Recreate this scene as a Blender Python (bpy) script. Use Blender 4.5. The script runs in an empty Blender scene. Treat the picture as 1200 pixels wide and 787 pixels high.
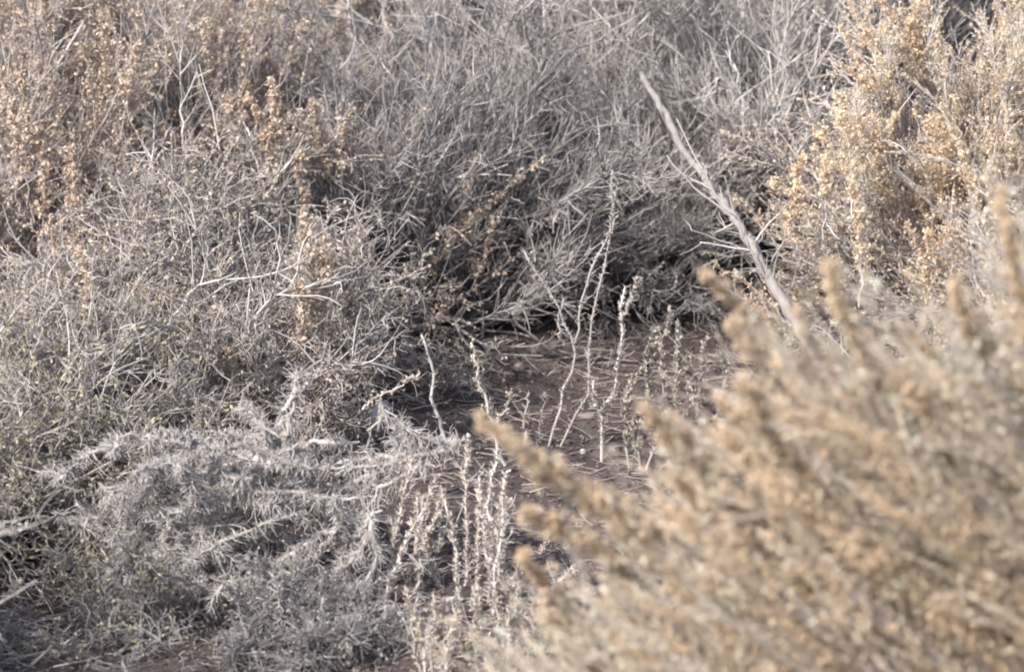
import bpy, math
import numpy as np
from math import radians as R

sc = bpy.context.scene
C = sc.collection

# ------------------------------------------------------------------ camera
CAM_H, PITCH, LENS = 2.7, R(17.0), 160.0
cam_d = bpy.data.cameras.new('camera'); cam = bpy.data.objects.new('camera', cam_d); C.objects.link(cam)
cam.location = (0, 0, CAM_H); cam.rotation_euler = (R(90) - PITCH, 0, 0)
cam_d.lens = LENS; cam_d.sensor_width = 36; cam_d.clip_start = 0.1; cam_d.clip_end = 2000
cam_d.dof.use_dof = True; cam_d.dof.focus_distance = 8.3; cam_d.dof.aperture_fstop = 5.4
sc.camera = cam
# ------------------------------------------------------------------ light
SUN_AZ, SUN_EL = R(226), R(43)         # azimuth clockwise from +Y (the view direction)
sdir = np.array([math.sin(SUN_AZ) * math.cos(SUN_EL), math.cos(SUN_AZ) * math.cos(SUN_EL), math.sin(SUN_EL)])
w = bpy.data.worlds.new('World'); sc.world = w; w.use_nodes = True
nt = w.node_tree; bg = nt.nodes['Background']; sky = nt.nodes.new('ShaderNodeTexSky')
sky.sky_type = 'NISHITA'; sky.sun_disc = False; sky.sun_elevation = SUN_EL; sky.sun_rotation = SUN_AZ
sky.air_density = 1.0; sky.dust_density = 2.0
hs = nt.nodes.new('ShaderNodeHueSaturation'); hs.inputs['Saturation'].default_value = .8      # thin high haze pales the blue
nt.links.new(sky.outputs[0], hs.inputs['Color']); nt.links.new(hs.outputs[0], bg.inputs[0]); bg.inputs[1].default_value = 0.15
sl = bpy.data.lights.new('sun', 'SUN'); sl.energy = 3.1; sl.angle = R(0.6); sl.color = (1, 0.955, 0.90)
so = bpy.data.objects.new('sun', sl); C.objects.link(so); so.location = (5, -5, 8)
from mathutils import Vector
so.rotation_euler = Vector(sdir).to_track_quat('Z', 'Y').to_euler()
sc.view_settings.view_transform = 'Standard'; sc.view_settings.look = 'None'
sc.view_settings.exposure = 1.36; sc.view_settings.gamma = 1; sc.view_settings.use_curve_mapping = False
sc.cycles.max_bounces = 7; sc.cycles.diffuse_bounces = 6; sc.cycles.glossy_bounces = 1
sc.cycles.filter_width = 2.0
sc.cycles.use_denoising = True

# ------------------------------------------------------------------ geometry helpers
FPX = 1200 * LENS / 36
def P(px, py, Y):
    """photo pixel -> world point at world depth Y"""
    u, v = (px - 600) / FPX, (393.5 - py) / FPX
    c, s = math.cos(PITCH), math.sin(PITCH)
    d = np.array([u, c + v * s, -s + v * c])
    return np.array([0, 0, CAM_H]) + d * (Y / d[1])
def G(px, py):
    v = (393.5 - py) / FPX
    c, s = math.cos(PITCH), math.sin(PITCH)
    Y = CAM_H * (c + v * s) / (s - v * c)
    return P(px, py, Y)

def ground_z(x, y):
    x = np.asarray(x, float); y = np.asarray(y, float)
    z = 0.018 * np.sin(2.1 * x + 1.3) * np.cos(1.7 * y) + 0.010 * np.sin(5.3 * x + 2.0 * y) + 0.006 * np.sin(11 * x - 7 * y + 1)
    z = z + 0.003 * np.sin(31 * x + 17 * y) + 0.003 * np.sin(23 * y - 37 * x + 2) + 0.002 * np.sin(61 * x + 47 * y)
    return z

def norm(v):
    return v / (np.linalg.norm(v, axis=-1, keepdims=True) + 1e-9)
def rperp(rng, t):
    return norm(np.cross(t, rng.normal(size=t.shape)))

def grow(rng, p0, d0, L, r0, K=5, curl=0.15, up=0.0, tip=0.35):
    """N strands grown step by step: points (N,K,3) and radii (N,K)"""
    N = len(p0); pts = np.empty((N, K, 3)); pts[:, 0] = p0; d = norm(d0)
    step = (np.broadcast_to(L, (N,)) / (K - 1))[:, None]
    bend = rng.normal(size=(N, 3)) * curl * 0.6
    for k in range(1, K):
        d = norm(d + bend + rng.normal(size=(N, 3)) * curl + np.array([0, 0, up]))
        pts[:, k] = pts[:, k - 1] + d * step
    rad = np.broadcast_to(r0, (N,))[:, None] * np.linspace(1, tip, K)[None]
    return pts, rad

def sample(rng, pts, n, t0=0.2, t1=1.0):
    """n random places on strands: index, position, tangent, t"""
    N, K, _ = pts.shape
    ln = np.linalg.norm(pts[:, -1] - pts[:, 0], axis=1) + 1e-6
    ln = ln * np.exp(rng.normal(0, .85, N))                   # some parents carry far more than others: clumps and gaps
    i = rng.choice(N, n, p=ln / ln.sum()); t = rng.uniform(t0, t1, n)
    f = t * (K - 1); k = np.minimum(f.astype(int), K - 2); f = (f - k)[:, None]
    a, b = pts[i, k], pts[i, k + 1]
    return i, a * (1 - f) + b * f, norm(b - a), t

def branch(rng, par, n, L, r, ang=(25, 60), K=5, curl=0.15, up=0.0, t0=0.2, t1=1.0, tip=0.4, out=None, outw=0.0):
    i, p, tg, t = sample(rng, par[0], n, t0, t1)
    a = np.radians(rng.uniform(*ang, n))[:, None]
    d = tg * np.cos(a) + rperp(rng, tg) * np.sin(a)
    if out is not None: d = norm(d + outw * norm(p - out))
    Ls = L * rng.uniform(0.45, 1.25, n)
    return grow(rng, p, d, Ls, r * rng.uniform(0.7, 1.2, n), K, curl, up, tip)

class MB:
    """collects strands and leaves into one mesh"""
    def __init__(s, rng): s.v = []; s.q = []; s.t = []; s.r = []; s.n = 0; s.rng = rng
    def tubes(s, pr, S=3, vary=True):
        pts, rad = pr; N, K, _ = pts.shape
        tg = norm(np.gradient(pts, axis=1) if K > 2 else np.repeat(pts[:, 1:] - pts[:, :1], 2, 1))
        ref = np.repeat(norm(s.rng.normal(size=(N, 1, 3))), K, 1)
        a = norm(np.cross(tg, ref)); b = np.cross(tg, a)
        th = np.arange(S) * 2 * math.pi / S
        ring = a[:, :, None] * np.cos(th)[None, None, :, None] + b[:, :, None] * np.sin(th)[None, None, :, None]
        v = pts[:, :, None] + ring * rad[:, :, None, None]
        base = s.n + np.arange(N)[:, None, None] * K * S
        k = np.arange(K - 1)[None, :, None] * S; j = np.arange(S)[None, None]; j2 = (j + 1) % S
        q = np.stack([base + k + j, base + k + j2, base + k + S + j2, base + k + S + j], -1).reshape(-1, 4)
        s.v.append(v.reshape(-1, 3)); s.q.append(q); s.r.append(np.repeat(s.rng.random(N), K * S)); s.n += N * K * S
        if S > 3:                                             # close the ends of the thick ones
            tip = base[:, 0, 0] + (K - 1) * S
            if S == 4: s.q.append(np.stack([tip, tip + 1, tip + 2, tip + 3], -1))
            else:
                for m in range(1, S - 1): s.t.append(np.stack([tip, tip + m, tip + m + 1], -1))
    def leaves(s, p, d, L, W):
        """small curled blades: two tris folded along the midrib"""
        N = len(p); d = norm(d); sd = rperp(s.rng, d); up = np.cross(d, sd)
        L = np.broadcast_to(L, (N,))[:, None]; W = np.broadcast_to(W, (N,))[:, None]
        fold = s.rng.uniform(0.2, 0.7, (N, 1))
        a = p; m = p + d * L * .55 + up * W * fold; tip = p + d * L + up * W * fold * s.rng.uniform(-1, 1, (N, 1))
        l = m - sd * W - up * W * fold; r = m + sd * W - up * W * fold
        v = np.stack([a, l, tip, r, m], 1).reshape(-1, 3)
        b = s.n + np.arange(N) * 5
        for f in ((0, 4, 1), (1, 4, 2), (0, 3, 4), (4, 3, 2)): s.t.append(np.stack([b + f[0], b + f[1], b + f[2]], -1))
        s.v.append(v); s.r.append(np.repeat(s.rng.random(N), 5)); s.n += N * 5
    def seeds(s, p, size):
        """tiny dry bracts: little curled blades turned every way"""
        sz = np.broadcast_to(size, (len(p),)); d = s.rng.normal(size=p.shape) + [0, 0, .6]
        s.leaves(p - norm(d) * sz[:, None] * .8, d, sz * 2.0, sz * .62)
    def build(s, name, mat, parent=None, smooth=True, origin=(0, 0, 0)):
        v = np.concatenate(s.v) - np.array(origin)
        q = np.concatenate(s.q) if s.q else np.zeros((0, 4), int); t = np.concatenate(s.t) if s.t else np.zeros((0, 3), int)
        me = bpy.data.meshes.new(name)
        me.vertices.add(len(v)); me.vertices.foreach_set('co', v.astype(np.float32).ravel())
        li = np.concatenate([q.ravel(), t.ravel()]).astype(np.int32)
        me.loops.add(len(li)); me.loops.foreach_set('vertex_index', li)
        ls = np.concatenate([np.arange(len(q)) * 4, len(q) * 4 + np.arange(len(t)) * 3]).astype(np.int32)
        me.polygons.add(len(ls)); me.polygons.foreach_set('loop_start', ls)
        me.update(calc_edges=True)
        at = me.attributes.new('rnd', 'FLOAT', 'POINT'); at.data.foreach_set('value', np.concatenate(s.r).astype(np.float32))
        if smooth: me.polygons.foreach_set('use_smooth', np.concatenate([np.ones(len(q), bool), np.zeros(len(t), bool)]))
        me.materials.append(mat)
        o = bpy.data.objects.new(name, me); C.objects.link(o); o.parent = parent
        if parent is None: o.location = origin
        return o

def line(rng, pl, r, K=14, wob=.0, tip=.35):
    """one smooth strand through world points (first point = thick end)"""
    p = np.array(pl, float); n = len(p); pe = np.vstack([2 * p[0] - p[1], p, 2 * p[-1] - p[-2]]); out = []
    for u in np.linspace(0, n - 1, K):
        k = min(int(u), n - 2); f = u - k; a, b, c, d = pe[k:k + 4]
        out.append(.5 * (2 * b + (c - a) * f + (2 * a - 5 * b + 4 * c - d) * f * f + (3 * b - a - 3 * c + d) * f ** 3))
    o = np.array(out); o[1:-1] += rng.normal(size=(K - 2, 3)) * wob
    return o[None], (r * np.linspace(1, tip, K))[None]

def thing(name, label, cat, loc, group=None):
    o = bpy.data.objects.new(name, None); C.objects.link(o); o.location = loc; o.empty_display_size = 0.1
    o['label'] = label; o['category'] = cat
    if group: o['group'] = group
    return o
def tag(o, label, cat, group=None):
    o['label'] = label; o['category'] = cat
    if group: o['group'] = group
    return o

# ------------------------------------------------------------------ materials
def mat(name, stops, rough=0.85, nscale=25.0, namp=0.35, bump=0.0, trans=0.0):
    m = bpy.data.materials.new(name); m.use_nodes = True; n = m.node_tree; b = n.nodes['Principled BSDF']
    b.inputs['Roughness'].default_value = rough
    b.inputs['Specular IOR Level'].default_value = 0.25
    at = n.nodes.new('ShaderNodeAttribute'); at.attribute_name = 'rnd'
    tc = n.nodes.new('ShaderNodeTexCoord')
    no = n.nodes.new('ShaderNodeTexNoise'); no.inputs['Scale'].default_value = nscale; no.inputs['Detail'].default_value = 3
    n.links.new(tc.outputs['Object'], no.inputs['Vector'])
    mx = n.nodes.new('ShaderNodeMix'); mx.data_type = 'FLOAT'; mx.inputs[0].default_value = namp
    n.links.new(at.outputs['Fac'], mx.inputs[2]); n.links.new(no.outputs[0], mx.inputs[3])
    cr = n.nodes.new('ShaderNodeValToRGB'); e = cr.color_ramp.elements
    while len(e) < len(stops): e.new(0.5)
    for i, (p, c) in enumerate(stops): e[i].position = p; e[i].color = (*c, 1)
    n.links.new(mx.outputs[0], cr.inputs[0]); n.links.new(cr.outputs[0], b.inputs['Base Color'])
    if bump:
        bp = n.nodes.new('ShaderNodeBump'); bp.inputs['Strength'].default_value = bump; bp.inputs['Distance'].default_value = 0.002
        n2 = n.nodes.new('ShaderNodeTexNoise'); n2.inputs['Scale'].default_value = nscale * 8
        n.links.new(tc.outputs['Object'], n2.inputs['Vector']); n.links.new(n2.outputs[0], bp.inputs['Height']); n.links.new(bp.outputs[0], b.inputs['Normal'])
    if trans:
        tr = n.nodes.new('ShaderNodeBsdfTranslucent'); ms = n.nodes.new('ShaderNodeMixShader'); ms.inputs[0].default_value = trans
        n.links.new(cr.outputs[0], tr.inputs[0]); n.links.new(b.outputs[0], ms.inputs[1]); n.links.new(tr.outputs[0], ms.inputs[2])
        n.links.new(ms.outputs[0], n.nodes['Material Output'].inputs[0])
    return m

GREY = mat('grey_twig', [(0, (.12, .10, .09)), (.45, (.27, .243, .225)), (.8, (.43, .39, .365)), (1, (.60, .56, .53))])
PALE = mat('pale_twig', [(0, (.22, .195, .18)), (.5, (.37, .34, .32)), (1, (.58, .545, .515))])
COOL = mat('cool_and_shaded_twig', [(0, (.08, .075, .073)), (.5, (.18, .17, .168)), (.85, (.29, .275, .27)), (1, (.45, .43, .42))])  # cool grey twigs; also the shaded shrubs, their shade put into the colour
BROWNT = mat('brown_grey_twig', [(0, (.15, .118, .10)), (.5, (.27, .23, .20)), (1, (.42, .37, .33))])
BARK = mat('grey_bark', [(0, (.10, .085, .075)), (.5, (.21, .19, .175)), (1, (.34, .315, .29))], nscale=60, namp=.8, bump=.6)
SEEDL = mat('straw_seed', [(0, (.30, .23, .165)), (.4, (.48, .375, .28)), (.75, (.60, .485, .375)), (1, (.70, .61, .50))], trans=.35)
STRAW = mat('straw_twig', [(0, (.30, .25, .20)), (.5, (.50, .43, .36)), (1, (.70, .63, .55))], trans=.2)
GOLD = mat('golden_seed', [(0, (.50, .37, .235)), (.4, (.72, .56, .385)), (.75, (.82, .68, .495)), (1, (.88, .785, .63))], trans=.5)
SEED = mat('tan_seed', [(0, (.34, .25, .17)), (.4, (.52, .40, .28)), (.75, (.63, .51, .375)), (1, (.74, .65, .52))], trans=.35)
SEEDP = mat('pale_seed', [(0, (.38, .30, .22)), (.4, (.56, .46, .34)), (.75, (.66, .57, .45)), (1, (.78, .72, .62))], trans=.4)
SEEDG = mat('greyish_seed', [(0, (.38, .31, .25)), (.5, (.56, .475, .39)), (1, (.72, .645, .555))], trans=.3)
LEAFG = mat('dry_grey_leaf', [(0, (.22, .19, .16)), (.5, (.36, .325, .285)), (1, (.50, .46, .41))], trans=.2)
SAGE = mat('sage_leaf', [(0, (.18, .18, .14)), (.5, (.33, .325, .265)), (1, (.48, .47, .40))], trans=.2)
OLIVE2 = mat('dull_olive_grey_leaf', [(0, (.16, .145, .11)), (.5, (.29, .265, .21)), (1, (.42, .39, .32))], trans=.15)
OLIVE = mat('olive_leaf', [(0, (.17, .15, .09)), (.5, (.30, .265, .175)), (1, (.43, .385, .28))], trans=.2)

# ------------------------------------------------------------------ ground
def ground_material():
    m = bpy.data.materials.new('soil'); m.use_nodes = True; n = m.node_tree; b = n.nodes['Principled BSDF']
    b.inputs['Roughness'].default_value = .95; b.inputs['Specular IOR Level'].default_value = .15
    tc = n.nodes.new('ShaderNodeTexCoord')
    a = n.nodes.new('ShaderNodeTexNoise'); a.inputs['Scale'].default_value = 7; a.inputs['Detail'].default_value = 8; a.inputs['Roughness'].default_value = .7
    c = n.nodes.new('ShaderNodeTexNoise'); c.inputs['Scale'].default_value = 90; c.inputs['Detail'].default_value = 6; c.inputs['Roughness'].default_value = .7
    for x in (a, c): n.links.new(tc.outputs['Object'], x.inputs['Vector'])
    mx = n.nodes.new('ShaderNodeMix'); mx.data_type = 'FLOAT'; mx.inputs[0].default_value = .5
    n.links.new(a.outputs[0], mx.inputs[2]); n.links.new(c.outputs[0], mx.inputs[3])
    cr = n.nodes.new('ShaderNodeValToRGB'); e = cr.color_ramp.elements
    e[0].position = .36; e[0].color = (.042, .033, .031, 1); e[1].position = .66; e[1].color = (.14, .115, .105, 1)
    k = e.new(.5); k.color = (.075, .060, .056, 1)
    n.links.new(mx.outputs[0], cr.inputs[0]); n.links.new(cr.outputs[0], b.inputs['Base Color'])
    bp = n.nodes.new('ShaderNodeBump'); bp.inputs['Strength'].default_value = .8; bp.inputs['Distance'].default_value = .012
    n.links.new(c.outputs[0], bp.inputs['Height']); n.links.new(bp.outputs[0], b.inputs['Normal'])
    return m
SOIL = ground_material()
xs = np.concatenate([[-600, -150, -40, -12], np.linspace(-5, 5, 420), [12, 40, 150, 600]])
ys = np.concatenate([[-300, -80, -20, -4], np.linspace(3, 16, 520), [22, 45, 120, 400, 900]])
X, Y = np.meshgrid(xs, ys); Z = ground_z(X, Y) * np.clip(1.2 - np.maximum(np.abs(X) - 5, 0) - np.maximum(np.abs(Y - 9.5) - 6.5, 0), 0, 1)
me = bpy.data.meshes.new('ground'); nx, ny = len(xs), len(ys)
idx = np.arange(nx * ny).reshape(ny, nx)
q = np.stack([idx[:-1, :-1], idx[:-1, 1:], idx[1:, 1:], idx[1:, :-1]], -1).reshape(-1, 4)
me.vertices.add(nx * ny); me.vertices.foreach_set('co', np.stack([X, Y, Z], -1).astype(np.float32).ravel())
me.loops.add(q.size); me.loops.foreach_set('vertex_index', q.astype(np.int32).ravel())
me.polygons.add(len(q)); me.polygons.foreach_set('loop_start', (np.arange(len(q)) * 4).astype(np.int32))
me.update(calc_edges=True); me.polygons.foreach_set('use_smooth', np.ones(len(q), bool)); me.materials.append(SOIL)
gr = bpy.data.objects.new('ground', me); C.objects.link(gr); gr['kind'] = 'structure'

# ------------------------------------------------------------------ shrubs
def dome_dirs(rng, n, H, W, lean=(0, 0), low=8, high=88):
    """directions over a dome and the length that reaches its uneven outline"""
    az = rng.uniform(0, 2 * math.pi, n); el = np.radians(np.degrees(np.arcsin(rng.uniform(math.sin(R(low)), math.sin(R(high)), n))))
    d = np.stack([np.cos(az) * np.cos(el), np.sin(az) * np.cos(el), np.sin(el)], -1)
    L = 1 / np.sqrt((d[:, 0] ** 2 + d[:, 1] ** 2) / (W / 2) ** 2 + d[:, 2] ** 2 / H ** 2)
    L = L * rng.uniform(0.72, 1.08, n)
    d = norm(d + np.array([lean[0], lean[1], 0]))
    return d, L

def plume(rng, mbt, mbs, axis, rad, nside, seeds_per, size, branchlets=True, fwd=False):
    """a seed spike: short side branchlets up one stalk, each crowded with tiny bracts. axis = (pts, rad) strands"""
    n = nside * len(axis[0])
    i, p, tg, t = sample(rng, axis[0], n, 0.2, 1.0)
    a = np.radians(rng.uniform(*((8, 38) if fwd else (20, 55)), n))[:, None]
    d = tg * np.cos(a) + rperp(rng, tg) * np.sin(a)
    L = rad * (1.3 if fwd else 1) * (1.25 - t) * 1.9 * rng.uniform(.3, 1.3, n) * rng.uniform(.5, 1.5, len(axis[0]))[i] + .004
    sb = grow(rng, p, d, L, .0008, 3, .15, 0.02)
    if branchlets: mbt.tubes(sb)
    m = n * seeds_per
    j = rng.integers(0, n, m); u = rng.random(m)[:, None]
    q = sb[0][j, 0] * (1 - u) + sb[0][j, 2] * u + rng.normal(size=(m, 3)) * size * .55
    mbs.seeds(q, size * rng.uniform(.5, 1.15, m))

def shrub(name, label, cat, base, H, W, seed, stems=40, n1=260, n2=1500, n3=6000, L1=.32, L2=.16, L3=.07,
          rs=(.0045, .0024, .0015, .0010), curl=.10, up=.04, ang=(15, 42), lean=(0, 0), tw=GREY, leaf=None, nleaf=0, leafsize=.006,
          spikes=0, spikeL=.22, spikerad=.018, seedmat=SEED, spike_side=26, spike_seeds=5, seedsize=.0032, scatter=0, scatter_mat=None,
          low=8, group=None, branchsub=None, spike_dir=None, twigs2=None, xspikes=None, xlines=None, xrad=.02, xdens=300):
    rng = np.random.default_rng(seed)
    bx, by = base; bz = float(ground_z(bx, by))
    root = thing(name, label, cat, (bx, by, bz), group)
    c0 = np.zeros(3)
    d, L = dome_dirs(rng, stems, H, W, lean, low)
    p0 = rng.normal(size=(stems, 3)) * [W * .06, W * .06, 0] + [0, 0, -.01]
    s0 = grow(rng, p0, d, L, rs[0] * rng.uniform(.7, 1.4, stems), 10, curl * .55, up, .25)
    b1 = branch(rng, s0, n1, L1, rs[1], (18, 55), 7, curl, up, .12, 1, out=c0, outw=.25)
    b2 = branch(rng, b1, n2, L2, rs[2], ang, 5, curl, up, .15, 1, out=c0, outw=.2)
    b3 = branch(rng, b2, int(n3 * 1.35), L3 * .9, rs[3], (ang[0], ang[1] + 12), 4, curl * 1.3, up, .1, 1)
    m = MB(rng); m.tubes(s0, 5); m.build('stems', BARK, root)
    m = MB(rng); m.tubes(b1, 4); m.tubes(b2, 3)
    m2 = MB(rng); m2.tubes(b3, 3)
    ms = MB(rng)
    if xspikes:
        for pl in xspikes:
            ax = line(rng, [q - [bx, by, bz] for q in pl], .0022, 14, .004)
            m.tubes(ax, 4); plume(rng, m2, ms, ax, xrad, int(xdens * np.linalg.norm(pl[0] - pl[-1])), spike_seeds + 2, seedsize * 1.25)
    if xlines:
        for pl, r_ in xlines:
            mx = MB(rng); ax = line(rng, [q - [bx, by, bz] for q in pl], r_ * .9, 14, .004); mx.tubes(ax, 5)
            tw_ = branch(rng, ax, 12, .12, r_ * .5, (20, 50), 6, curl, .05, .2, 1); mx.tubes(tw_, 3)
            mx.build('pale_branch', PALE, root)
            m2.tubes(branch(rng, tw_, 24, .05, rs[3], (20, 50), 4, curl, .03, .2, 1), 3)
    if spikes:
        i, p, tg, t = sample(rng, b1[0], spikes * 3, .5, 1)
        g = np.argsort(-(p[:, 2] / H - p[:, 1] / W + rng.normal(size=len(p)) * .25))[:spikes]; p, tg = p[g], tg[g]
        dd = norm(tg * .5 + norm(p) * .35 + np.array([0, 0, .75]) + rng.normal(size=p.shape) * .18)
        if spike_dir is not None: dd = norm(dd + np.array(spike_dir))
        ax = grow(rng, p, dd, spikeL * rng.uniform(.5, 1.25, spikes), .0013, 7, .09, .03, .4)
        m.tubes(ax, 4)
        plume(rng, m2, ms, ax, spikerad, spike_side, spike_seeds, seedsize)
    if ms.v: ms.build('seed_heads', seedmat, root, smooth=False)
    m.build('branches', tw, root)
    m2.build('twigs', twigs2 or tw, root)
    if nleaf:
        i, p, tg, t = sample(rng, b3[0], nleaf, .05, 1)
        a = np.radians(rng.uniform(25, 80, nleaf))[:, None]
        ml = MB(rng); ml.leaves(p, tg * np.cos(a) + rperp(rng, tg) * np.sin(a), leafsize * rng.uniform(.6, 1.4, nleaf), leafsize * .22)
        ml.build('leaves', leaf, root, smooth=False)
    if scatter:
        i, p, tg, t = sample(rng, b3[0], scatter, .3, 1)
        ml = MB(rng); ml.seeds(p, seedsize * rng.uniform(.5, 1.2, scatter)); ml.build('seed_bracts', scatter_mat or seedmat, root, smooth=False)
    return root

def gx(px, Y): return (px - 600) / FPX * math.hypot(Y, CAM_H)      # sideways metres of a photo column at depth Y


def U(Y, *pts):
    """photo points at depth Y, base first; Y may vary per point: (px, py, dY)"""
    return [P(p[0], p[1], Y + (p[2] if len(p) > 2 else 0)) for p in pts]
def column(Y, px, top, bot, dx=0):                        # an upright seed spike, base first
    return U(Y, (px + dx * 1.3, bot + 30), (px + dx * .5 + 4, (top + bot) / 2), (px, top - 8))

GB = 'dry shrubs of the thicket'
TH = (.0055, .0030, .0019, .00125)
# far row
shrub('dry_shrub', 'dark grey fine twigged shrub filling the upper left corner', 'shrub', (gx(130, 10.7), 10.7), .98, 1.15, 11, tw=COOL, rs=TH, n1=240, n2=1500, n3=7000, leaf=LEAFG, nleaf=9000, group=GB,
      xlines=[(U(10.0, (60, 75), (110, 45), (160, 0), (175, -40)), .004), (U(10.0, (262, 120), (210, 70), (207, 0)), .004), (U(10.0, (265, 105), (230, 80), (200, 40)), .005)])
shrub('dry_shrub', 'shrub with soft tan seed plumes at the top edge left of centre', 'shrub', (gx(430, 10.7), 10.7), .98, .85, 12, tw=BROWNT, rs=TH, n1=240, n2=1400, n3=6000, leaf=OLIVE, nleaf=9000,
      scatter=25000, spikes=170, spikeL=.26, spikerad=.024, seedmat=SEEDP, seedsize=.0045, group=GB, xspikes=[column(10.2, 522, 25, 95, -20), column(10.2, 400, 10, 120, 10), column(10.2, 455, 30, 120, 5), column(10.2, 425, 70, 200, 5)])
shrub('dry_shrub', 'large pale grey twiggy shrub across the top centre above the bare soil', 'shrub', (gx(690, 9.62), 9.62), .92, 1.35, 13, tw=PALE, twigs2=GREY, rs=TH, n1=380, n2=2400, n3=13000, L3=.08, leaf=LEAFG, nleaf=14000, up=.03, low=14, group=GB,
      xlines=[(U(9.2, (700, 250), (735, 200), (650, 80), (580, 45)), .005), (U(9.3, (740, 300), (700, 180), (610, 70)), .004), (U(9.3, (640, 330), (655, 270), (630, 150), (585, 60)), .004)])
shrub('dry_shrub', 'fan of straight pale bare twigs behind the leaning grey branch', 'shrub', (gx(870, 9.35), 9.35), .80, .62, 14, tw=PALE, rs=TH, n1=260, n2=1500, n3=7000, up=.05, low=30, leaf=LEAFG, nleaf=6000, group=GB,
      xlines=[(U(9.1, (845, 250), (872, 150), (855, 60)), .005), (U(9.1, (850, 250), (890, 190), (940, 100), (985, 40)), .005), (U(9.1, (860, 245), (905, 170), (900, 60)), .005), (U(9.1, (855, 215), (850, 160), (840, 90)), .004), (U(9.1, (870, 240), (930, 190), (990, 120)), .004)])
shrub('dry_shrub', 'blue grey leafless shrub in shade near the top right corner', 'shrub', (gx(1035, 9.45), 9.45), .92, .42, 15, tw=COOL, rs=TH, L1=.22, n1=320, n2=2600, n3=14000, up=.08, group=GB)  # shade on this shrub is carried by the cool twig tone
shrub('seeding_shrub', 'tan seeding shrub at the far top right corner', 'shrub', (gx(1350, 9.6), 9.6), 1.10, .8, 16, stems=70, L1=.24, tw=BROWNT, rs=TH, n3=8000, leaf=SEEDG, nleaf=9000, spikes=620, spikeL=.2, seedmat=GOLD, seedsize=.0045, scatter=90000, scatter_mat=GOLD, group=GB)
shrub('dry_shrub', 'hazy grey brush farthest back at the top right behind the tan seeding shrub', 'shrub', (gx(1120, 11.3), 11.3), 1.15, 1.3, 27, tw=GREY, rs=TH, n3=7000, leaf=LEAFG, nleaf=9000, scatter=30000, seedmat=SEEDP, seedsize=.0045, group=GB)
# middle row
shrub('seeding_shrub', 'wide straw and orange seeding shrub right of the leaning grey branch', 'shrub', (gx(1210, 8.6), 8.6), .64, .82, 17, stems=80, tw=PALE, rs=TH, L1=.24, n1=340, n2=2200, n3=9000, leaf=LEAFG, nleaf=12000, leafsize=.009,
      spikes=900, spikeL=.16, spikerad=.016, seedmat=GOLD, seedsize=.0037, scatter=120000, scatter_mat=SEEDP, group=GB,
      xspikes=[column(8.3, 985, 120, 230, 10), column(8.3, 940, 190, 290, -30), column(8.3, 965, 160, 250, 0), column(8.3, 1000, 220, 330, 5), column(8.3, 905, 220, 250, 60)])
shrub('dry_shrub', 'bare shrub with shade put into its dark branch colour and upswept pale twigs at the back edge of the soil', 'shrub', (gx(490, 9.0), 9.0), .52, .56, 18, stems=60, tw=COOL, twigs2=GREY, rs=TH, n1=320, n2=1700, n3=5500, low=25, up=.05, group=GB,  # cool dark branches stand in for the shade around this shrub
      xlines=[(U(8.9, (430, 420), (437, 340), (470, 240), (512, 150)), .0055), (U(8.9, (400, 245), (480, 235), (545, 205), (582, 150)), .005), (U(8.9, (470, 385), (560, 385), (612, 350)), .0055),
              (U(8.9, (575, 500), (568, 400), (560, 300), (555, 260)), .005), (U(8.9, (500, 370), (530, 320), (590, 240), (608, 200)), .0055), (U(8.9, (432, 480), (440, 400), (405, 330), (400, 290)), .006), (U(8.9, (440, 350), (480, 300), (550, 180)), .005)])
shrub('seeding_shrub', 'grey shrub with tall orange tan seed spikes on the left', 'shrub', (gx(250, 9.2), 9.2), .60, .8, 19, scatter=45000, xlines=[(U(8.6, (175, 270), (178, 190), (200, 150)), .005), (U(8.6, (240, 330), (300, 250), (330, 200)), .005), (U(8.6, (300, 330), (310, 240), (290, 150)), .004), (U(8.6, (220, 250), (215, 150), (212, 60)), .004)], tw=GREY, rs=TH, n1=300, n2=1900, n3=9000, leaf=LEAFG, nleaf=12000, spikes=260, spikeL=.24, spikerad=.018, seedmat=SEEDL, seedsize=.0045, group=GB,
      xspikes=[column(8.62, 320, 105, 250, -5), column(8.62, 268, 120, 175, 10), column(8.62, 290, 120, 180, 30), column(8.62, 218, 140, 250, 8), column(8.62, 140, 120, 230, 5), column(8.62, 350, 180, 300, 5), column(8.6, 352, 255, 400, 20), column(8.6, 375, 290, 430, -5), column(8.62, 305, 170, 320, -10), column(8.62, 330, 210, 330, 10), column(8.5, 350, 340, 420, 5)])
shrub('seeding_shrub', 'grey and straw shrub at the left edge with slim seed spikes', 'shrub', (gx(-20, 8.9), 8.9), .62, .8, 20, scatter=40000, tw=GREY, rs=TH, n1=280, n2=1800, n3=8000, leaf=LEAFG, nleaf=14000, spikes=300, spikeL=.2, spikerad=.016, seedmat=SEEDL, seedsize=.0045, group=GB,
      xspikes=[column(8.35, 25, 90, 210, 5), column(8.35, 12, 130, 220, 8), column(8.35, 85, 180, 330, -5), column(8.25, 60, 260, 400, 20), column(8.35, 45, 160, 260, 5), column(8.25, 75, 330, 460, 25)])
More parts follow.
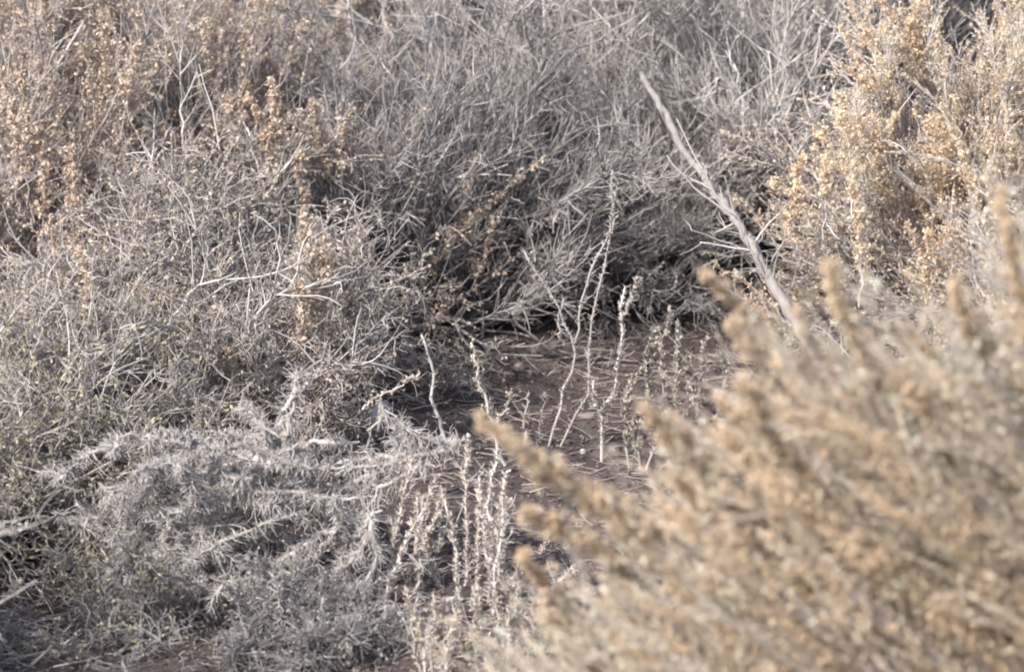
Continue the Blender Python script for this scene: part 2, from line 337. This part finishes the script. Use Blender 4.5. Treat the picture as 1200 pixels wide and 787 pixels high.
# near left
shrub('dead_shrub', 'dense tangled grey brown dead shrub in the middle of the left side', 'shrub', (gx(235, 8.35), 8.35), .34, .62, 21, tw=GREY, rs=TH, L1=.24, seedmat=SEEDL, seedsize=.0045, xlines=[(U(7.95, (245, 490), (262, 420), (300, 370), (345, 330)), .005), (U(7.9, (100, 500), (130, 440), (90, 400), (20, 470)), .004), (U(7.9, (330, 480), (380, 430), (420, 425)), .005), (U(7.95, (200, 470), (190, 400), (230, 340), (330, 320)), .005), (U(7.9, (260, 520), (240, 470), (160, 440)), .004), (U(7.95, (300, 420), (320, 350), (400, 330)), .004)], scatter=26000, scatter_mat=SEEDL, xspikes=[column(8.0, 352, 255, 400, 20), column(8.0, 378, 290, 430, -5), column(7.95, 350, 340, 420, 5), column(7.9, 270, 420, 480, -8), column(7.9, 160, 340, 420, -12), column(7.85, 95, 300, 400, 10)], n1=360, n2=2600, n3=13000, L3=.055, curl=.2, up=.0, ang=(20, 60), leaf=OLIVE2, nleaf=30000, leafsize=.01, group=GB)
shrub('dead_shrub', 'low matted dead shrub in the lower left corner with olive dry leaves', 'shrub', (gx(60, 7.7), 7.7), .30, .74, 22, tw=GREY, rs=TH, L1=.22, n1=340, n2=2400, n3=14000, L3=.05, curl=.22, up=-.01, ang=(20, 60), leaf=OLIVE, nleaf=34000, leafsize=.011, group=GB)
shrub('dead_shrub', 'low shaded dead brush along the bottom left edge with olive leaf bits', 'shrub', (gx(170, 7.12), 7.12), .03, 1.25, 23, stems=80, tw=COOL, rs=(.0045, .0024, .0015, .0011), n1=220, n2=1300, n3=5500, L1=.07, L2=.055, L3=.04, curl=.22, ang=(20, 60), up=-.01, leaf=OLIVE, nleaf=9000, leafsize=.008, low=2, group=GB)  # dark cool twigs hold the shade of this corner in their colour

shrub('dead_shrub', 'dark tangle of fine dead twigs at the bottom edge left of the upright stalks', 'shrub', (gx(380, 7.08), 7.08), .03, .5, 24, stems=40, tw=COOL, rs=(.0045, .0024, .0015, .0011), n1=200, n2=1300, n3=5000, L1=.07, L2=.05, L3=.04, curl=.22, ang=(20, 60), up=.0, leaf=LEAFG, nleaf=5000, leafsize=.007, low=2, group=GB)
shrub('dry_shrub', 'grey shrub added beyond the lower left corner to shade it, mostly out of view', 'shrub', (-1.41, 6.6), .9, .8, 25, tw=GREY, rs=TH, n1=300, n2=2000, n3=9000, leaf=LEAFG, nleaf=20000, leafsize=.01, group=GB)  # added mostly out of view to throw shade over the lower left
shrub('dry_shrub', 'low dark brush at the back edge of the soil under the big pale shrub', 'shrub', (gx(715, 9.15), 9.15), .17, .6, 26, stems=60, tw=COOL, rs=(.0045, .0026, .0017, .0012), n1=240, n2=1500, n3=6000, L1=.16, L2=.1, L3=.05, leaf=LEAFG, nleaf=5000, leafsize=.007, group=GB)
shrub('dead_shrub', 'grey brown tangled dead shrub between the seed stalks and the whitish hairy branch', 'shrub', (gx(270, 7.95), 7.95), .20, .46, 28, stems=50, tw=BROWNT, twigs2=GREY, rs=(.005, .0028, .0018, .0012), n1=260, n2=1700, n3=8000, L1=.18, L2=.1, L3=.045, curl=.22, ang=(20, 60), up=-.01, leaf=LEAFG, nleaf=12000, leafsize=.008, scatter=6000, seedmat=SEEDL, seedsize=.004, group=GB)
# sprawling dead branches thick with short hairy twiglets
def hairy(name, label, base, lines, seed, r=.005, dens=520, hair=.028, mt=PALE, group=None, up=-.14, leaf=None, sub=2.0):
    rng = np.random.default_rng(seed); b = np.array(base); root = thing(name, label, 'dead branch', tuple(b), group)
    m = MB(rng); m2 = MB(rng); ml = MB(rng); few = len(lines) < 8
    for pl in lines:
        ax = line(rng, [q - b for q in pl], r * rng.uniform(.8, 1.15), 18, .004); ax[1][0, :4] *= [.25, .6, .85, .97]
        if few: m = MB(rng); m2 = MB(rng)
        m.tubes(ax, 6)
        ln = np.linalg.norm(np.diff(ax[0][0], axis=0), axis=1).sum()
        n = int(dens * ln * 1.5)
        m2.tubes(branch(rng, ax, n, hair * 1.1, .0010, (40, 100), 5, .22, up, .03, 1))
        sb = branch(rng, ax, max(2, int(7 * ln)), .09, .0024, (30, 60), 6, .2, up * .3, .1, 1); m.tubes(sb, 4)
        m2.tubes(branch(rng, sb, int(n * .9), hair * .9, .0012, (40, 90), 4, .2, up, .03, 1))
        j, p, tg, t = sample(rng, ax[0], n, .05, 1)
        ml.leaves(p, tg + 2 * rperp(rng, tg), rng.uniform(.005, .010, n), .0018)
        if few: m2.build('twigs', mt, m.build('branch', GREY, root))
    if not few: m.build('branches', GREY, root); m2.build('twigs', mt, root)
    ml.build('leaves', leaf or LEAFG, root, smooth=False)
    return root
HB = 'fallen hairy dead branches'
hairy('dead_branch', 'whitish hairy dead branch arching left from the edge of the bare soil', P(545, 515, 7.5),
      [U(7.36, (548, 512), (500, 530), (430, 547), (335, 546)), U(7.36, (535, 520), (480, 552), (430, 590), (405, 650)), U(7.36, (440, 470), (470, 500), (520, 520))], 31, r=.006, dens=620, group=HB)
hairy('dead_branch', 'forked hairy grey branch lying across the left dead shrub', P(340, 520, 7.45),
      [U(7.36, (345, 470), (330, 530), (300, 570), (235, 588)), U(7.36, (305, 577), (370, 582), (445, 585)), U(7.32, (300, 580), (250, 575), (170, 535)), U(7.38, (290, 560), (325, 500), (350, 440))], 32, r=.0075, group=HB)
hairy('dead_branch', 'arched hairy grey branch low at the left beside olive leaves', P(200, 620, 7.3),
      [U(7.28, (115, 565), (160, 600), (200, 618), (290, 612)), U(7.28, (60, 600), (120, 622), (215, 622)), U(7.28, (200, 655), (150, 640), (90, 590))], 33, r=.0065, group=HB)
hairy('dead_branch', 'hairy pale branch drooping below the forked branch near the bottom', P(250, 670, 7.15),
      [U(7.2, (440, 610), (400, 665), (300, 675), (170, 672)), U(7.2, (430, 600), (440, 660), (400, 700), (360, 730)), U(7.2, (230, 730), (215, 670), (250, 640), (350, 600)), U(7.12, (270, 670), (250, 690), (180, 660))], 34, r=.0065, group=HB)
hairy('dead_branch', 'thin crooked bare branch on the ground at the bottom edge', P(420, 765, 7.0),
      [U(7.05, (310, 740), (335, 760), (400, 770), (470, 765)), U(7.05, (335, 760), (330, 735), (300, 700)), U(7.05, (480, 780), (488, 700), (492, 655))], 35, r=.004, dens=120, group=HB)
hairy('dead_branch', 'long straight bare twig lying level in the lower left corner', P(0, 757, 7.1),
      [U(7.1, (-20, 757), (60, 757), (130, 762))], 36, r=.004, dens=60, hair=.02)

rr = np.random.default_rng(37); ls = []
for k in range(20):
    x0, y0 = rr.uniform(230, 540), rr.uniform(515, 640); a = rr.choice([rr.uniform(2.5, 3.4), rr.uniform(1.2, 2.2), rr.uniform(2.2, 3.0)]); Lp = rr.uniform(140, 270); Y0 = rr.uniform(7.22, 7.5)
    x1, y1 = x0 + math.cos(a) * Lp, min(y0 + abs(math.sin(a)) * Lp * .8, 750)
    ls.append(U(Y0, (x0, y0), (x0 * .5 + x1 * .5 + rr.normal() * 8, y0 * .6 + y1 * .4 - rr.uniform(5, 40)), (x1, y1, rr.uniform(-.12, 0))))
hairy('dead_shrub', 'bleached mat of interlaced hairy dead twigs between the lower left brush and the upright stalks', P(320, 640, 7.45), ls, 37, r=.006, dens=900, hair=.022, mt=PALE)

# the long grey branch that leans through the thicket
rng = np.random.default_rng(41); b = G(955, 420); root = thing('leaning_branch', 'long thick grey dead branch leaning from the top centre down to the right', 'dead branch', tuple(b))
m = MB(rng); pl = [P(965, 430, 8.1), P(915, 350, 8.2), P(880, 285, 8.3), P(845, 235, 8.5), P(800, 170, 8.8), P(752, 85, 9.05)]
ax = line(rng, [q - b for q in pl], .0115, 44, .003, .55); ax = (ax[0], ax[1] * rng.uniform(.78, 1.2, ax[1].shape)); m.tubes(ax, 9); m.build('stem', BARK, root)
m = MB(rng); sb = branch(rng, ax, 16, .14, .0026, (20, 65), 6, .14, .02, .2, .9); m.tubes(sb, 4)
m.tubes(branch(rng, sb, 60, .05, .0014, (25, 60), 4, .2, 0, .1, 1)); m.build('twigs', GREY, root)

# small plants standing on the bare soil
def stalks(name, label, cat, base, lines, seed, r=.0028, mt=PALE, leaf=None, dens=0, leafL=.011, seedm=None, group=None, buds=0, frad=.008, side=0):
    rng = np.random.default_rng(seed); b = np.array(base); b[2] = ground_z(b[0], b[1]); root = thing(name, label, cat, tuple(b), group)
    ml = MB(rng); ms = MB(rng); mtw = MB(rng); few = len(lines) < 10
    for pl in lines:
        ax = line(rng, [q - b for q in pl], r * rng.uniform(.85, 1.15), 14, .0025, .55)
        m = MB(rng); m.tubes(ax, 6); stem = m.build('stem', mt, root)
        if few: mtw = MB(rng)
        ln = np.linalg.norm(np.diff(ax[0][0], axis=0), axis=1).sum()
        if dens:
            n = int(dens * ln); j, p, tg, t = sample(rng, ax[0], n, .12, 1)
            ml.leaves(p, tg * 1.0 + rperp(rng, tg), leafL * rng.uniform(.5, 1.2, n), leafL * .24)
        if seedm:
            plume(rng, mtw, ms, ax, frad, int(240 * ln), 4, .003)
        if side:
            sb = branch(rng, ax, side, .05, .0016, (20, 45), 5, .1, .06, .2, .9); mtw.tubes(sb)
            mtw.tubes(branch(rng, sb, side * 6, .014, .0012, (30, 75), 3, .1, .02, .1, 1))
        if buds:
            mtw.tubes(branch(rng, ax, int(buds * ln), .012, .0013, (30, 75), 3, .1, .02, .1, 1))
        if few and mtw.v: mtw.build('twigs', mt, stem)
    if ml.v: ml.build('leaves', leaf, root, smooth=False)
    if ms.v: ms.build('seed_heads', seedm, root, smooth=False)
    if mtw.v and not few: mtw.build('twigs', mt, root)
    return root
SP = 'small stalk plants on the bare soil'
stalks('bare_stalk_plant', 'thin bare grey stalks fanning up from the middle of the bare soil', 'dry plant', G(645, 545),
       [U(8.1, (640, 545), (656, 470), (672, 405), (645, 345), (612, 290)), U(8.1, (645, 545), (690, 455), (690, 390), (712, 290), (722, 222)), U(8.1, (672, 405), (690, 330), (715, 260), (718, 200)),
        U(8.1, (618, 540), (614, 500), (620, 460)), U(8.1, (632, 545), (633, 500), (638, 462)), U(8.1, (660, 405), (655, 380), (660, 350))], 51, r=.0025, mt=GREY, buds=300, dens=600, leaf=LEAFG, leafL=.006, group=SP)
stalks('forked_stalk_plant', 'pale forked twig standing alone on the soil with knobbed tips', 'dry plant', G(705, 548),
       [U(8.05, (705, 548), (705, 500), (708, 480), (722, 450), (728, 400), (733, 335)), U(8.05, (707, 482), (698, 470), (696, 446)), U(8.05, (728, 375), (740, 350), (750, 325))], 52, r=.0034, mt=GREY, buds=420, dens=1100, leaf=LEAFG, leafL=.009, group=SP)
stalks('leafy_stalk_plant', 'clump of sage green leafy stalks right of the forked twig', 'dry plant', G(745, 560),
       [U(8.0, (740, 560), (733, 500), (735, 465), (750, 430), (768, 385)), U(8.0, (748, 560), (752, 500), (760, 455), (764, 400)), U(8.0, (752, 560), (745, 510), (742, 495)), U(8.0, (755, 556), (775, 500), (790, 470), (795, 380)), U(8.0, (770, 560), (800, 510), (812, 460), (805, 420))], 53, r=.003, mt=GREY, buds=200, dens=1500, leaf=OLIVE2, leafL=.012, group=SP)
stalks('leafy_stalk_plant', 'faint grey leafy stalks at the back of the soil beside the hollow', 'dry plant', G(815, 470),
       [U(8.3, (800, 500), (808, 440), (795, 400)), U(8.3, (815, 500), (823, 430), (828, 395)), U(8.3, (780, 490), (775, 420), (785, 360)), U(8.3, (835, 500), (850, 440), (842, 410))], 54, mt=GREY, dens=1100, leaf=LEAFG, leafL=.011, group=SP)
stalks('seeding_stalk', 'single tan seed stalk in front of the dark soil left of centre', 'dry plant', G(590, 540),
       [U(7.9, (592, 545), (575, 490), (562, 445), (552, 402)), U(7.9, (578, 500), (592, 480), (600, 458))], 55, r=.0032, seedm=SEED, frad=.012, group=SP)
stalks('bare_stalk', 'crooked pale stalk at the left edge of the bare soil', 'dry plant', G(515, 500),
       [U(8.0, (522, 520), (510, 480), (507, 440), (494, 392))], 56, r=.004, buds=160, dens=200, leaf=LEAFG, leafL=.006, group=SP)
stalks('seeding_stalk', 'short crooked straw twig above the whitish hairy branch', 'dry plant', G(440, 520),
       [U(7.8, (425, 480), (440, 466), (470, 452), (492, 436))], 57, r=.0028, seedm=SEEDP, frad=.014, group=SP)
stalks('bare_stalk', 'bright yellow brown forked twig near the bottom left of the picture', 'dry plant', G(380, 700),
       [U(7.3, (400, 692), (360, 675), (335, 655)), U(7.3, (365, 676), (372, 650), (386, 628)), U(7.3, (352, 668), (350, 655), (345, 640))], 58, r=.0035, mt=SEEDP, buds=120, group=SP)

# upright stalks at the bottom centre
ls = []; rr = np.random.default_rng(60)
for k in range(34):
    bx_ = rr.uniform(440, 610); tx = bx_ + rr.normal() * 42 + (bx_ - 520) * .15; ty = rr.uniform(550, 745) - (15 if 470 < tx < 600 else 0); Yk = rr.uniform(7.1, 7.5)
    ls.append(U(Yk, (bx_, 830 - (Yk - 7.1) * 120), ((bx_ + tx) / 2 + rr.normal() * 22, (ty + 800) / 2), (tx, ty)))
for e in (((575, 760), (582, 690), (588, 620), (596, 585)), ((545, 740), (548, 640), (545, 560), (548, 512)), ((580, 740), (575, 640), (572, 590), (583, 530)), ((578, 700), (590, 690), (612, 665)), ((488, 790), (490, 720), (492, 655)), ((530, 760), (505, 660), (480, 610)), ((600, 700), (580, 660), (560, 600))):
    ls.append(U(7.3, *e))
stalks('stalk_shrub', 'low clump of upright pale stalks at the bottom centre beside the soil', 'shrub', G(530, 760), ls, 61, r=.0033, side=6, buds=330, dens=700, leaf=SEEDG, leafL=.010)
ls = []
for k in range(26):
    bx_ = rr.uniform(490, 640); tx = bx_ - 10 + rr.normal() * 14; ty = rr.uniform(680, 760); Yk = rr.uniform(6.8, 7.0)
    ls.append(U(Yk, (bx_ + 15, 880), ((bx_ + tx) / 2, (ty + 850) / 2), (tx, ty)))
stalks('stalk_shrub', 'short tan seeding stalks at the very bottom edge left of the foreground shrub', 'shrub', G(560, 860), ls, 62, r=.0025, side=3, seedm=SEEDP, dens=300, leaf=SAGE, leafL=.010, frad=.016)

# ------------------------------------------------------------------ the big out of focus shrub in the right foreground
def foreground():
    rng = np.random.default_rng(71); B = np.array([1.2, 5.45, 0.]); B[2] = ground_z(B[0], B[1])
    root = thing('seeding_shrub', 'big pale tan plumed shrub in the right foreground, out of focus', 'shrub', tuple(B), None); root['group'] = GB
    ms = MB(rng); mp = MB(rng); mt = MB(rng); mst = MB(rng); mg = MB(rng); ml = MB(rng)
    ex = [((562, 488), (640, 545), (740, 600), (900, 700)), ((617, 600), (690, 640), (770, 720), (840, 800)), ((612, 650), (650, 700), (700, 760), (760, 840)), ((826, 323), (880, 375), (930, 440), (1010, 560)),
          ((760, 480), (800, 525), (860, 600), (960, 720)), ((845, 470), (900, 540), (980, 640), (1060, 760)), ((875, 455), (900, 500), (960, 590), (1040, 720)), ((970, 310), (990, 370), (1030, 450), (1090, 600)),
          ((935, 365), (965, 430), (1010, 500), (1080, 640)), ((1175, 225), (1195, 330), (1215, 450), (1240, 600)), ((1120, 330), (1150, 420), (1180, 520), (1220, 640)), ((1020, 400), (1060, 480), (1110, 570), (1180, 700)),
          ((700, 580), (760, 640), (840, 730), (920, 840)), ((790, 560), (850, 630), (930, 720), (1010, 840)), ((640, 720), (670, 760), (720, 820), (760, 900)), ((1150, 560), (1190, 640), (1230, 740), (1260, 860)), ((1060, 430), (1100, 520), (1150, 620), (1210, 760)),
          ((860, 380), (900, 430), (950, 500), (1020, 620)), ((900, 600), (950, 660), (1010, 740), (1070, 850)), ((580, 505), (650, 560), (750, 640), (880, 760))]
    for k, e in enumerate(ex):
        Y0 = 4.95 + .35 * rng.random()
        pts = [P(x, y, Y0 + .05 * i) for i, (x, y) in enumerate(e)][::-1]
        ax = line(rng, [B * 0 + (B - pts[0]) * 0 + q - B for q in pts], .0035, 20, .003, .5); mst.tubes(ax, 5)
        plume(rng, mt, ms, ax, .018, 380, 6, .0034, fwd=True)
    # the mass: long stalks arching from the base up and to the left
    n = 720
    tx = rng.uniform(600, 1420, n); top = np.interp(tx, [600, 700, 760, 850, 950, 1100, 1200, 1400], [800, 700, 600, 470, 410, 380, 260, 210])
    ty = top + (1000 - top) * rng.random(n) ** 1.1; tY = rng.uniform(4.95, 5.75, n)
    tip = np.array([P(a_, b_, c_) for a_, b_, c_ in zip(tx, ty, tY)]) - B
    p0 = rng.normal(size=(n, 3)) * [.12, .10, 0]
    u = np.linspace(0, 1, 20)[None, :, None]
    mid = tip + np.stack([rng.uniform(.34, .50, n), rng.normal(0, .06, n), -rng.uniform(.26, .42, n)], -1)
    mid[:, 2] = np.maximum(mid[:, 2], .1)
    pts = p0[:, None] * (1 - u) ** 2 + 2 * u * (1 - u) * mid[:, None] + tip[:, None] * u ** 2 + rng.normal(size=(n, 20, 3)) * .004 * u
    rr_ = np.repeat(np.linspace(.0045, .0015, 20)[None], n, 0)
    mst.tubes((pts, rr_), 4)
    seg = (pts[:, 9:], rr_[:, 9:])
    half = rng.random(n) < .86
    plume(rng, mt, ms, (seg[0][half], seg[1][half]), .021, 210, 6, .0034, fwd=True)
    plume(rng, mt, mp, (seg[0][~half], seg[1][~half]), .021, 210, 6, .0034, fwd=True)
    tw = branch(rng, (pts, rr_), 20000, .13, .0012, (6, 30), 6, .08, 0, .3, 1); mg.tubes(tw)
    i, p, tg, t = sample(rng, tw[0], 90000, .1, 1); ml.leaves(p, tg + .45 * rperp(rng, tg), rng.uniform(.007, .016, 90000), .0024)
    g = rng.choice(len(p), 16000); mg2 = MB(rng); mg2.leaves(p[g] + .01, tg[g] + rperp(rng, tg[g]), .014, .003); mg2.build('green_leaves', SAGE, root, smooth=False)
    mst.build('stems', BARK, root); mt.build('plume_twigs', BROWNT, root); mg.build('twigs', STRAW, root)
    ms.build('seed_heads', GOLD, root, smooth=False); mp.build('pale_seed_heads', SEEDG, root, smooth=False); ml.build('leaves', SEEDP, root, smooth=False)
foreground()
shrub('seeding_shrub', 'straw coloured seeding shrub at the right edge behind the foreground plumes', 'shrub', (1.15, 7.2), .84, .75, 72, tw=PALE, rs=TH, n1=240, n2=1500, n3=7000, leaf=LEAFG, nleaf=12000, leafsize=.009,
      spikes=170, spikeL=.2, spikerad=.018, seedmat=SEEDP, seedsize=.005, scatter=12000, group=GB)

# ------------------------------------------------------------------ litter and stones on the soil
rng = np.random.default_rng(81)
m = MB(rng); n = 5000
px = rng.uniform(-1.3, 1.4, n); py = rng.uniform(6.6, 9.4, n); p = np.stack([px, py, ground_z(px, py) + .003], -1)
a = rng.normal(0, .6, n) + rng.choice([0, math.pi], n); d = np.stack([np.cos(a), np.sin(a), rng.normal(0, .08, n)], -1)
m.tubes(grow(rng, p, d, rng.uniform(.02, .10, n), rng.uniform(.0007, .002, n), 4, .12, 0))
o = m.build('twig_litter', BROWNT); o['kind'] = 'stuff'
LIT = mat('litter_leaf', [(0, (.06, .045, .04)), (.5, (.12, .09, .08)), (.9, (.20, .155, .14)), (1, (.34, .28, .25))])
m = MB(rng); n = 16000
px = rng.uniform(-1.3, 1.4, n); py = rng.uniform(6.6, 9.4, n); p = np.stack([px, py, ground_z(px, py) + .003], -1)
d = np.stack([rng.normal(size=n), rng.normal(size=n), rng.normal(0, .25, n)], -1); m.leaves(p, d, rng.uniform(.005, .014, n), .003)
o = m.build('leaf_litter', LIT, smooth=False); o['kind'] = 'stuff'

m = MB(rng); n = 9000
px = rng.uniform(-1.3, 1.4, n); py = rng.uniform(6.6, 9.4, n); p = np.stack([px, py, ground_z(px, py)], -1)
sz = rng.lognormal(-5.6, .5, n)
o4 = norm(rng.normal(size=(n, 6, 3)) * .35 + np.array([[1, 0, 0], [0, 1, 0], [-1, 0, 0], [0, -1, 0], [0, 0, 1], [0, 0, -1]])) * rng.uniform(.6, 1.2, (n, 6, 1))
m.v.append((p[:, None] + o4 * sz[:, None, None] * [1, 1, .7]).reshape(-1, 3)); m.r.append(np.repeat(rng.random(n), 6)); b6 = np.arange(n) * 6
for f in ((0, 1, 4), (1, 2, 4), (2, 3, 4), (3, 0, 4), (1, 0, 5), (2, 1, 5), (3, 2, 5), (0, 3, 5)): m.t.append(np.stack([b6 + f[0], b6 + f[1], b6 + f[2]], -1))
o = m.build('soil_crumbs', mat('crumb', [(0, (.05, .038, .035)), (.6, (.10, .078, .07)), (1, (.20, .165, .15))]), smooth=False); o['kind'] = 'stuff'

def stone(name, label, c, size, seed, mt):
    rng = np.random.default_rng(seed); import bmesh
    bm = bmesh.new(); bmesh.ops.create_icosphere(bm, subdivisions=3, radius=1)
    ph = rng.normal(size=(5, 3)) * 1.7
    for v in bm.verts:
        k = 1 + sum(.09 * math.sin(v.co.x * q[0] + v.co.y * q[1] + v.co.z * q[2] + i) for i, q in enumerate(ph))
        v.co = Vector((v.co.x * size[0], v.co.y * size[1], v.co.z * size[2])) * k
    me = bpy.data.meshes.new(name); bm.to_mesh(me); bm.free(); me.materials.append(mt)
    for f in me.polygons: f.use_smooth = True
    o = bpy.data.objects.new(name, me); C.objects.link(o); o.location = c; tag(o, label, 'stone'); return o
SLATE = mat('slate_grey', [(0, (.02, .02, .026)), (.5, (.038, .038, .048)), (1, (.065, .065, .075))], nscale=40, namp=.9, bump=.5)
WHITE = mat('white_pebble', [(0, (.3, .28, .26)), (1, (.5, .48, .46))], nscale=40, namp=.9, bump=.3)
PINK = mat('pinkish_pebble', [(0, (.12, .09, .08)), (1, (.24, .19, .17))], nscale=40, namp=.9, bump=.3)
g = G(683, 532); stone('pebble', 'tiny white pebble on the soil below the forked twig', (g[0], g[1], ground_z(g[0], g[1]) + .004), (.006, .006, .005), 91, WHITE)
g = G(688, 487); stone('pebble', 'flat pale pinkish pebble left of the forked twig', (g[0], g[1], ground_z(g[0], g[1]) + .004), (.018, .012, .006), 92, PINK)
g = G(608, 421); stone('pebble', 'small pink pebble at the back of the soil', (g[0], g[1], ground_z(g[0], g[1]) + .006), (.012, .010, .009), 93, PINK)
c = P(446, 490, 7.66); stone('stone', 'blue grey rounded shape half hidden in the twigs above the hairy branch', tuple(c), (.018, .018, .030), 94, SLATE)  # unclear blue grey shape, modelled as a rounded lump
